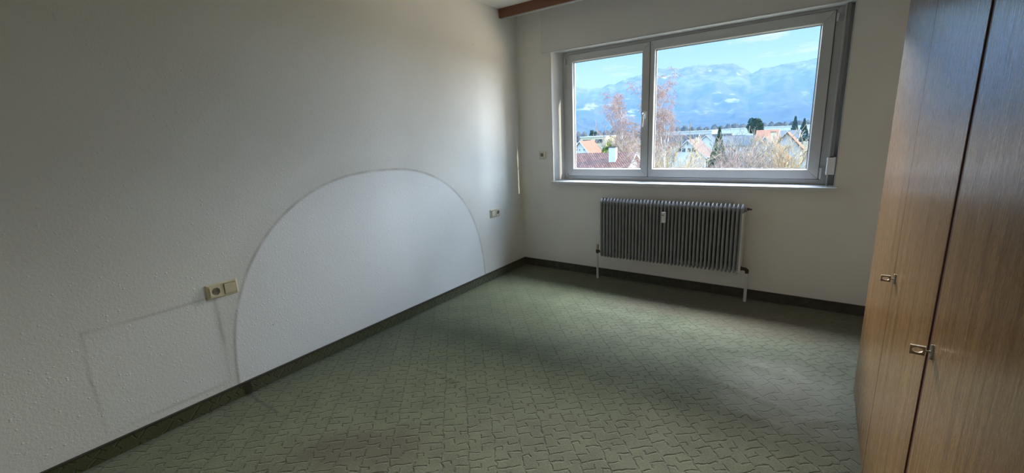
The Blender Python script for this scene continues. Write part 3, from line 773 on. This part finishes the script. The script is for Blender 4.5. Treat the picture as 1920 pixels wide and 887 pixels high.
def house(label, cx, y0, width, depth, z_eave, z_ridge, M_roof, M_wall_, windows=(), chimney=None, axis='y', group=None, over=0.5, rz=0.0, M_left=None):
    """gable house; ridge along y (axis 'y') or x; cx,y0 = middle of the front; windows = (x, z, w, h) on the front"""
    t = thing('house', label, 'house', (cx, y0, G), rz, group)
    E_, Rg = z_eave - G, z_ridge - G
    if axis == 'y':
        b = MB(); hw = width / 2
        b.prism([(-hw, 0), (hw, 0), (hw, E_), (0, Rg - .12), (-hw, E_)], 1, 0, depth); b.build('wall', M_wall_, t)
        sl_ = (Rg - E_) / hw; ov = over
        for s_ in (1, -1):
            r = MB(); th = .22
            xe, ze = s_ * (hw + ov), E_ - sl_ * ov
            q = [(0, Rg + .05), (xe, ze + .05), (xe, ze - th), (0, Rg - th)]
            if s_ < 0: q = q[::-1]
            r.prism(q, 1, -ov, depth + ov); r.build('roof', (M_left or M_roof) if s_ < 0 else M_roof, t)
        br = MB()
        for s_ in (1, -1):
            q = [(0, Rg + .08), (s_ * (hw + ov + .03), E_ - sl_ * ov + .08), (s_ * (hw + ov + .03), E_ - sl_ * ov - .22), (0, Rg - .22)]
            br.prism(q if s_ > 0 else q[::-1], 1, -ov - .06, -ov - .005)
        br.build('verge_board', M_wood if M_wall_ is not M_w_white else M_wframe, t)
    else:
        b = MB(); hd_ = depth / 2
        b.prism([(0, 0), (depth, 0), (depth, E_), (hd_, Rg - .12), (0, E_)], 0, -width / 2, width / 2); b.build('wall', M_wall_, t)
        sl_ = (Rg - E_) / hd_; ov = over
        for s_ in (1, -1):
            r = MB(); th = .2; ye, ze = hd_ - s_ * (hd_ + ov), E_ - sl_ * ov
            q = [(hd_, Rg + .05), (ye, ze + .05), (ye, ze - th), (hd_, Rg - th)]
            r.prism(q, 0, -width / 2 - ov, width / 2 + ov); r.build('roof', M_roof, t)
        br = MB()
        for s_ in (1, -1):
            q = [(hd_, Rg + .07), (hd_ - s_*(hd_ + ov), E_ - sl_*ov + .07), (hd_ - s_*(hd_ + ov), E_ - sl_*ov - .2), (hd_, Rg - .2)]
            br.prism(q, 0, width / 2 + ov + .005, width / 2 + ov + .10)
        br.build('verge_board', M_wframe, t)
    for (wx, wz, ww, wh) in windows:
        f = MB(); frame_ring(f, wx - ww/2, wx + ww/2, wz - G - wh/2, wz - G + wh/2, .07, .07, .07, .07, -.05, .02)
        f.box((wx - .035, -.04, wz - G - wh/2), (wx + .035, .02, wz - G + wh/2))
        fo = f.build('window', M_wframe, t); MB().box((wx - ww/2, -.02, wz - G - wh/2), (wx + ww/2, .01, wz - G + wh/2)).build('pane', M_pane, fo)
    if chimney:
        x_, y_, zt, s_, Mc = chimney
        c = MB(); c.box((x_ - s_/2, y_ - s_*.35, Rg - 2.2), (x_ + s_/2, y_ + s_*.35, zt - G)); co_ = c.build('chimney', Mc, t)
        MB().box((x_ - s_/2 - .06, y_ - s_*.35 - .06, zt - G), (x_ + s_/2 + .06, y_ + s_*.35 + .06, zt - G + .1)).build('chimney_cap', M_t_dark, co_)
    return t
# the nearest roof, ridge parallel to our wall
house('nearest house below the left pane, brown-red tiled roof with a white chimney', -27.2, 43.2, 22.0, 9.6, -4.6, -1.12, M_t_near, M_w_white,
      chimney=(8.9, 3.6, -.40, .85, M_w_white), axis='x', over=.35)
# orange roofed house behind it, left
house('white gabled house with a bright orange roof behind the brown-red roof', -54.3, 110, 5.6, 8.5, -4.0, -.65, M_t_orange, M_w_white,
      windows=((-1.2, -3.1, .6, .5), (-.2, -3.1, .5, .5), (1.2, -3.1, .5, .5)), M_left=M_t_dark)
# house A
house('white gabled house with faded pink roof and a window row, middle of the right pane', -27.4, 120, 9.4, 13.0, -6.1, -1.5, M_t_pink, M_w_white,
      windows=((-2.3, -4.2, 1.5, 1.1), (-.9, -4.2, .9, 1.1), (.5, -4.2, .9, 1.1), (1.7, -4.2, .9, 1.1), (0.0, -2.6, .35, .8), (2.3, -5.8, .6, .8)), chimney=(.9, 7, -1.0, .8, M_w_cream))
# annex of house A
t_ = thing('shed', 'low cream shed at the right foot of the pink-roofed house', 'shed', (-20.9, 121, G))
MB().box((-1.6, 0, 0), (1.6, 5, 2.6)).build('wall', M_w_cream, t_); MB().box((-1.8, -.3, 2.6), (1.8, 5.2, 2.85)).build('roof', M_flat, t_)
# house B
house('grey-white gabled house with orange roof and a chimney, right part of the right pane', -7.9, 105, 8.2, 9.0, -5.5, -1.0, M_t_orange, M_w_white,
      windows=((-.2, -4.0, .5, 1.0), (.8, -4.0, .5, 1.0), (1.6, -4.0, .7, 1.0), (-.6, -2.2, .45, .8), (-3.0, -4.2, 1.3, .9)), chimney=(1.2, 3.5, -.2, 1.0, M_w_cream), M_left=M_t_pink)
house('orange-roofed house directly behind the chimney of the right gabled house', at(1437, 250, 150).x, 150, 5.2, 8.0, -2.6, -.1, M_t_orange, M_w_white, axis='x', over=.5)
house('house with a second orange slope right of the right gabled house', at(1476, 255, 128).x, 128, 6.4, 9.0, -4.4, -.7, M_t_orange, M_w_grey, M_left=M_t_pink)
house('dark slate-roofed house at the lower right corner of the window', 3.2, 96, 7.4, 9.0, -4.3, -.7, M_t_dark, M_w_grey)
# row of dark roofs behind house A
for i, (cx_, y_, w_, zr, nm) in enumerate(((-45, 170, 16, -.9, 'long dark roof at the left end of the row behind the pink-roofed house'),
                                          (-33, 183, 11, -1.2, 'dark roof in the middle of the row behind the pink-roofed house'),
                                          (-24.5, 165, 8, -1.7, 'dark roof just right of the pink-roofed house'))):
    house(nm, cx_, y_, w_, 9, zr - 3.0, zr, M_t_dark, M_w_grey, axis='x', over=.5)
house('small white gable house behind the pink roof', -31.0, 160, 5.5, 8, -3.6, -1.0, M_t_grey, M_w_white)
house('house with a long grey roof right of the spruce', -18.6, 150, 12, 9, -4.2, -1.6, M_t_grey, M_w_white, axis='x', windows=((2, -6.0, 1.2, .9), (-2, -6.0, 1.2, .9)))
house('low grey-roofed house in front of the dark pine', -12.5, 185, 14, 9, -3.4, -.9, M_t_grey, M_w_grey, axis='x')
# flat buildings far off
def block(label, cx_, y_, w_, d_, zt, Mw, cat='building', group=None):
    t = thing('flat_roofed_building', label, cat, (cx_, y_, G), 0, group)
    MB().box((-w_/2, 0, 0), (w_/2, d_, zt - G - .4)).build('wall', Mw, t)
    MB().box((-w_/2 - .3, -.3, zt - G - .4), (w_/2 + .3, d_ + .3, zt - G)).build('roof', M_flat, t)
    n_ = max(2, int(w_ / 6))
    f = MB()
    for k_ in range(n_ if y_ < 200 else 0):
        x_ = -w_/2 + w_ * (k_ + .5) / n_
        MB().box((x_ - w_/n_*.33, -.06, zt - G - 2.4), (x_ + w_/n_*.33, .02, zt - G - 1.1)).build('window', M_pane, t)
    return t
block('cream flat-roofed building behind the orange-roofed house at the left', -62, 135, 9, 10, .4, M_w_cream)
block('long white hall left of the dark pine, far off', -62, 420, 40, 30, -0.5, M_w_white)
block('long white hall right of the dark pine, far off', -32, 330, 44, 30, 0.2, M_w_white)
block('low white hall at the right edge of the view, far off', 5, 300, 26, 30, 0.4, M_w_white)
block('low grey hall far behind the row of dark roofs', -92, 380, 40, 22, -.6, M_w_grey)

# ---- trees
M_birch = mat('birch_bark', (0.62, 0.58, 0.54), 0.8, var=.15, vscale=3)
M_twig = mat('birch_twigs', (0.46, 0.31, 0.26), 0.9)
M_twig2 = mat('tan_twigs', (0.58, 0.42, 0.25), 0.9)
M_twig3 = mat('grey_twigs', (0.40, 0.33, 0.26), 0.9)
M_pine = mat('pine_needles', (0.06, 0.11, 0.065), 0.9, var=.4, vscale=1.2)
M_spruce = mat('spruce_needles', (0.10, 0.17, 0.09), 0.9, var=.4, vscale=1.2)
M_bush = mat('yellow_green_leaves', (0.30, 0.36, 0.07), 0.8, var=.5, vscale=.9)
M_bark = mat('brown_bark', (0.10, 0.075, 0.055), 0.9)
M_woods = mat('far_woods', (0.075, 0.075, 0.065), 0.95, var=.35, vscale=.12)
def bare_tree(seed, height, spread, trunk_r, twig_r, droop=.5, lvls=4, lean=(0, 0), dens=1.0, mult=5):
    q = random.Random(seed); trunk = MB(); tw_ = MB()
    def grow(p, d, L, r, lv):
        n = 4; pts = [p]; rs = [r]
        for k in range(n):
            d = (d + Vector((q.uniform(-1, 1), q.uniform(-1, 1), q.uniform(-.6, .6))) * .16 + Vector((0, 0, (-droop * .30 if lv >= lvls - 1 else .05)))).normalized()
            p = p + d * L / n; pts.append(p); rs.append(max(twig_r, r * (1 - .16 * (k + 1))))
        (trunk if lv <= 1 else tw_).tube(pts, rs, 6 if lv == 0 else (4 if lv == 1 else 3), caps=False)
        if lv >= lvls: return
        m = int(mult * dens + q.random()) + (4 if lv == 0 else 0)
        for k in range(m):
            t = q.uniform(.25 if lv == 0 else .15, 1.0); i = min(n - 1, int(t * n)); b = pts[i].lerp(pts[i + 1], t * n - i)
            a = q.uniform(0, 2 * math.pi); out = Vector((math.cos(a), math.sin(a), 0)) * spread + Vector((0, 0, q.uniform(.25, .9)))
            nd = (d * .5 + out).normalized()
            grow(b, nd, L * q.uniform(.36, .54) * (1.0 - .45 * t if lv == 0 else 1), max(twig_r, rs[i] * .5), lv + 1)
    grow(Vector((0, 0, 0)), Vector((lean[0], lean[1], 1)).normalized(), height * .8, trunk_r, 0)
    return trunk, tw_
def tree(name, label, cat, loc, parts, mats, group=None):
    t = thing(name, label, cat, loc, 0, group)
    parts[0].build('trunk', mats[0], t); parts[1].build('twigs', mats[1], t)
    return t
tree('birch_tree', 'bare birch with white trunk and drooping twigs behind the left pane', 'birch', (at(1163, 300, 60).x, 60, G), bare_tree(3, 18.4, .60, .16, .014, 1.5, 4, lean=(.10, 0), mult=7), (M_birch, M_twig))
tree('birch_tree', 'tall bare birch with white trunk at the left edge of the right pane', 'birch', (at(1252, 316, 40).x, 40, G), bare_tree(12, 16.6, .50, .12, .012, 1.5, 4, lean=(.03, 0), mult=6), (M_birch, M_twig))
tree('birch_tree', 'bare birch half hidden behind the window mullion', 'birch', (at(1222, 316, 38).x, 38, G), bare_tree(21, 14.6, .55, .12, .012, 1.5, 4, mult=6), (M_birch, M_twig))
# thickets of bare shrubs
def shrub_parts(seed, height, n, twig_r):
    q = random.Random(seed); m = MB(); m2 = MB()
    for k in range(n):
        a = q.uniform(0, 6.28); r_ = q.uniform(0, height * .22); b = Vector((math.cos(a) * r_, math.sin(a) * r_, 0))
        d = Vector((math.cos(a) * .5, math.sin(a) * .5, 1)).normalized(); L = height * q.uniform(.6, 1.0)
        def g2(p, d, L, r, lv):
            pts = [p]; rs = [r]
            for i in range(3):
                d = (d + Vector((q.uniform(-1, 1), q.uniform(-1, 1), q.uniform(-.4, .6))) * .22).normalized(); p = p + d * L / 3; pts.append(p); rs.append(max(twig_r, rs[-1] * .75))
            (m if lv == 0 else m2).tube(pts, rs, 3, caps=False)
            if lv < 2:
                for _ in range(5 if lv == 0 else 4):
                    i = q.randint(1, 3); nd = (d + Vector((q.uniform(-1, 1), q.uniform(-1, 1), q.uniform(-.1, .8)))).normalized(); g2(pts[i], nd, L * q.uniform(.35, .6), max(twig_r, r * .5), lv + 1)
        g2(b, d, L, .05, 0)
    return m, m2
protos = {}
SHR = [ # px, y, height, material key, label
    (1237, 60, 7.0, 'tan', 'tan bare thicket at the left edge of the right pane, behind the tall birch'),
    (1266, 72, 6.4, 'tan', 'tan bare thicket just right of the tall birch'),
    (1288, 86, 4.4, 'tan', 'low tan thicket in front of the pink-roofed house, left side'),
    (1243, 100, 7.6, 'grey', 'greyish bare thicket behind the birches'),
    (1362, 74, 4.6, 'pink', 'pinkish bare shrub right of the spruce foot'),
    (1388, 68, 4.6, 'pink', 'pinkish bare shrub between the spruce and the right gabled house, nearer one'),
    (1404, 80, 6.0, 'pink', 'pinkish bare shrub at the left corner of the right gabled house'),
    (1394, 98, 7.0, 'grey', 'grey leafless tree crown under the dark pine, left one'),
    (1378, 99, 6.4, 'grey', 'grey leafless crown between the spruce and the dark pine'),
    (1424, 92, 6.4, 'grey', 'grey leafless crown right under the dark pine'),
    (1470, 80, 6.6, 'tan', 'tan leafless tree in front of the right gabled house'),
    (1492, 84, 6.8, 'tan', 'tan leafless tree at the right edge of the view'),
    (1445, 76, 4.2, 'grey', 'low greyish shrub before the right gabled house'),
    (1330, 78, 3.4, 'grey', 'low brown shrub before the cream shed'),
    (1300, 74, 3.2, 'pink', 'low reddish shrub under the window row of the pink-roofed house'),
    (1188, 80, 8.2, 'grey', 'grey-brown leafless crown behind the white chimney'),
    (1175, 95, 8.4, 'pink', 'pinkish leafless crown behind the left birch'),
    (1150, 130, 8.6, 'grey', 'leafless crown behind the yellow-green bush'),
]
for i, (px, y_, ht, kd, lab) in enumerate(SHR):
    key_ = (kd, i % 2)
    if key_ not in protos:
        a, b = shrub_parts(40 + i, 1.0 * 7, 17, .028)
        t = thing('bare_shrub', lab, 'shrub', (0, 0, G)); Mx = {'tan': M_twig2, 'pink': M_twig, 'grey': M_twig3}[kd]
        a.build('stems', Mx, t); b.build('twigs', Mx, t); protos[key_] = t
    else:
        t = copy_tree(protos[key_])
    t['label'] = lab
    t.location = (at(px, 300, y_).x, y_, G); s_ = ht / 7; t.scale = (s_ * 1.15, s_ * 1.15, s_); t.rotation_euler = (0, 0, i * 1.3)
# leafy crowns
def leaf_crown(seed, n, fn, size):
    q = random.Random(seed); m = MB()
    for _ in range(n):
        p, nrm = fn(q)
        a = Vector((q.uniform(-1, 1), q.uniform(-1, 1), q.uniform(-1, 1))).normalized(); b = a.orthogonal().normalized()
        a = (a + nrm * .3).normalized(); s_ = size * q.uniform(.6, 1.3)
        c = a.cross(b) * s_ * .5
        m.add([p - a * s_, p + c, p + a * s_, p - c + b * s_ * .4], [(0, 1, 2), (0, 2, 3)])
    return m
def ellipsoid_fn(rx, ry, rz, zc, lumps=9, seed=0):
    q0 = random.Random(seed); L = []
    for _ in range(lumps):
        d = Vector((q0.gauss(0, 1), q0.gauss(0, 1), q0.gauss(0, 1))).normalized() * q0.uniform(.3, .78)
        L.append((Vector((d.x * rx, d.y * ry, zc + d.z * rz)), q0.uniform(.22, .36)))
    def fn(q):
        c, k = q.choice(L); d = Vector((q.gauss(0, 1), q.gauss(0, 1), q.gauss(0, 1))).normalized(); r_ = q.uniform(.75, 1.0)
        return c + Vector((d.x * rx * k, d.y * ry * k, d.z * rz * k)) * r_, d
    return fn
def cone_fn(r0, z0, z1):
    def fn(q):
        t = q.random() ** 1.4; a = q.uniform(0, 6.28); lay_ = (math.floor(t * 14) + .2 + .8 * q.random()) / 14
        rr_ = r0 * (1 - lay_) * (0.65 + .45 * q.random()) ; return Vector((math.cos(a) * rr_, math.sin(a) * rr_, z0 + (z1 - z0) * lay_ - rr_ * .25)), Vector((math.cos(a), math.sin(a), 0))
    return fn
def leafy(name, label, cat, loc, crown, Mc, th, tr_):
    t = thing(name, label, cat, loc)
    MB().tube([(0, 0, 0), (0, 0, th)], [tr_, tr_ * .5], 8).build('trunk', M_bark, t); crown.build('crown', Mc, t); return t
leafy('pine_tree', 'big dark round pine standing above the roofs', 'pine', (at(1415, 240, 170).x, 170, G), leaf_crown(1, 5200, ellipsoid_fn(2.7, 2.7, 3.3, 10.0, 60, 4), .40), M_pine, 9, .3)
leafy('spruce_tree', 'slim green spruce right of the pink-roofed house', 'spruce', (at(1346, 300, 110).x, 110, G), leaf_crown(2, 4200, cone_fn(2.3, 1.2, 10.3), .26), M_spruce, 9, .15)
leafy('evergreen_bush', 'yellow-green leafy bush behind the ridge of the brown-red roof', 'bush', (at(1142, 280, 75).x, 75, G), leaf_crown(3, 5000, ellipsoid_fn(1.9, 1.6, 2.8, 6.2, 40, 8), .20), M_bush, 5, .12)
leafy('evergreen_bush', 'smaller yellow-green bush left of the birch trunk', 'bush', (at(1127, 285, 72).x, 72, G), leaf_crown(4, 3000, ellipsoid_fn(1.2, 1.2, 2.2, 5.4, 30, 5), .18), M_bush, 4, .12)
leafy('conifer', 'dark conifer on the skyline near the right edge, the taller one', 'conifer', (at(1490, 240, 260).x, 260, G), leaf_crown(5, 1500, cone_fn(3.0, 2, 13.8), .5), M_pine, 11, .2)
leafy('conifer', 'dark conifer on the skyline at the very right edge, the shorter one', 'conifer', (at(1507, 240, 270).x, 270, G), leaf_crown(6, 1500, cone_fn(3.2, 2, 12.6), .5), M_pine, 10, .2)
leafy('conifer', 'dark conifer on the skyline above the cream flat-roofed building', 'conifer', (at(1112, 250, 220).x, 220, G), leaf_crown(8, 1400, ellipsoid_fn(2.6, 2.6, 3.4, 9.6, 30, 3), .5), M_pine, 9, .2)
# the belt of distant woods, tree by tree
wv = MB(); q = random.Random(5); seg_n = 10
def far_tree(seed):
    q = random.Random(seed); m = MB(); rings = []
    for j in range(9):
        t = j / 8; z = 9.5 * t; r_ = 3.1 * math.sin(math.pi * min(.97, .12 + t * .86)) ** .6
        rings.append([(r_ * math.cos(6.283*k/seg_n) * q.uniform(.75, 1.2), r_ * math.sin(6.283*k/seg_n) * q.uniform(.75, 1.2), z + q.uniform(-.5, .5)) for k in range(seg_n)])
    m.loft(rings); return m
fts = []
for s_ in range(4):
    o = far_tree(s_).build('woodland_tree', M_woods)
    fts.append(o)
k_ = 0
for row, (yy, zt) in enumerate(((500, 2.2), (640, 3.9), (790, 5.2))):
    for i in range(34):
        px = 1070 + i * 13.4 + q.uniform(-2, 2)
        o = fts[k_] if k_ < 4 else fts[k_ % 4].copy()
        if k_ >= 4: COL.objects.link(o)
        y_ = yy + q.uniform(-40, 40); sc = yy / 560
        hgt = (zt - G + q.uniform(-2.6, 1.6)) / 9.5
        o.location = (at(px, 245, y_).x, y_, G); o.scale = (sc * q.uniform(1.3, 1.9), sc * q.uniform(1.0, 1.3), hgt); o.rotation_euler = (0, 0, q.uniform(0, 6))
        tag(o, 'one of the brownish-grey trees of the distant wood along the foot of the mountains', 'tree', 'trees of the distant wood')
        k_ += 1
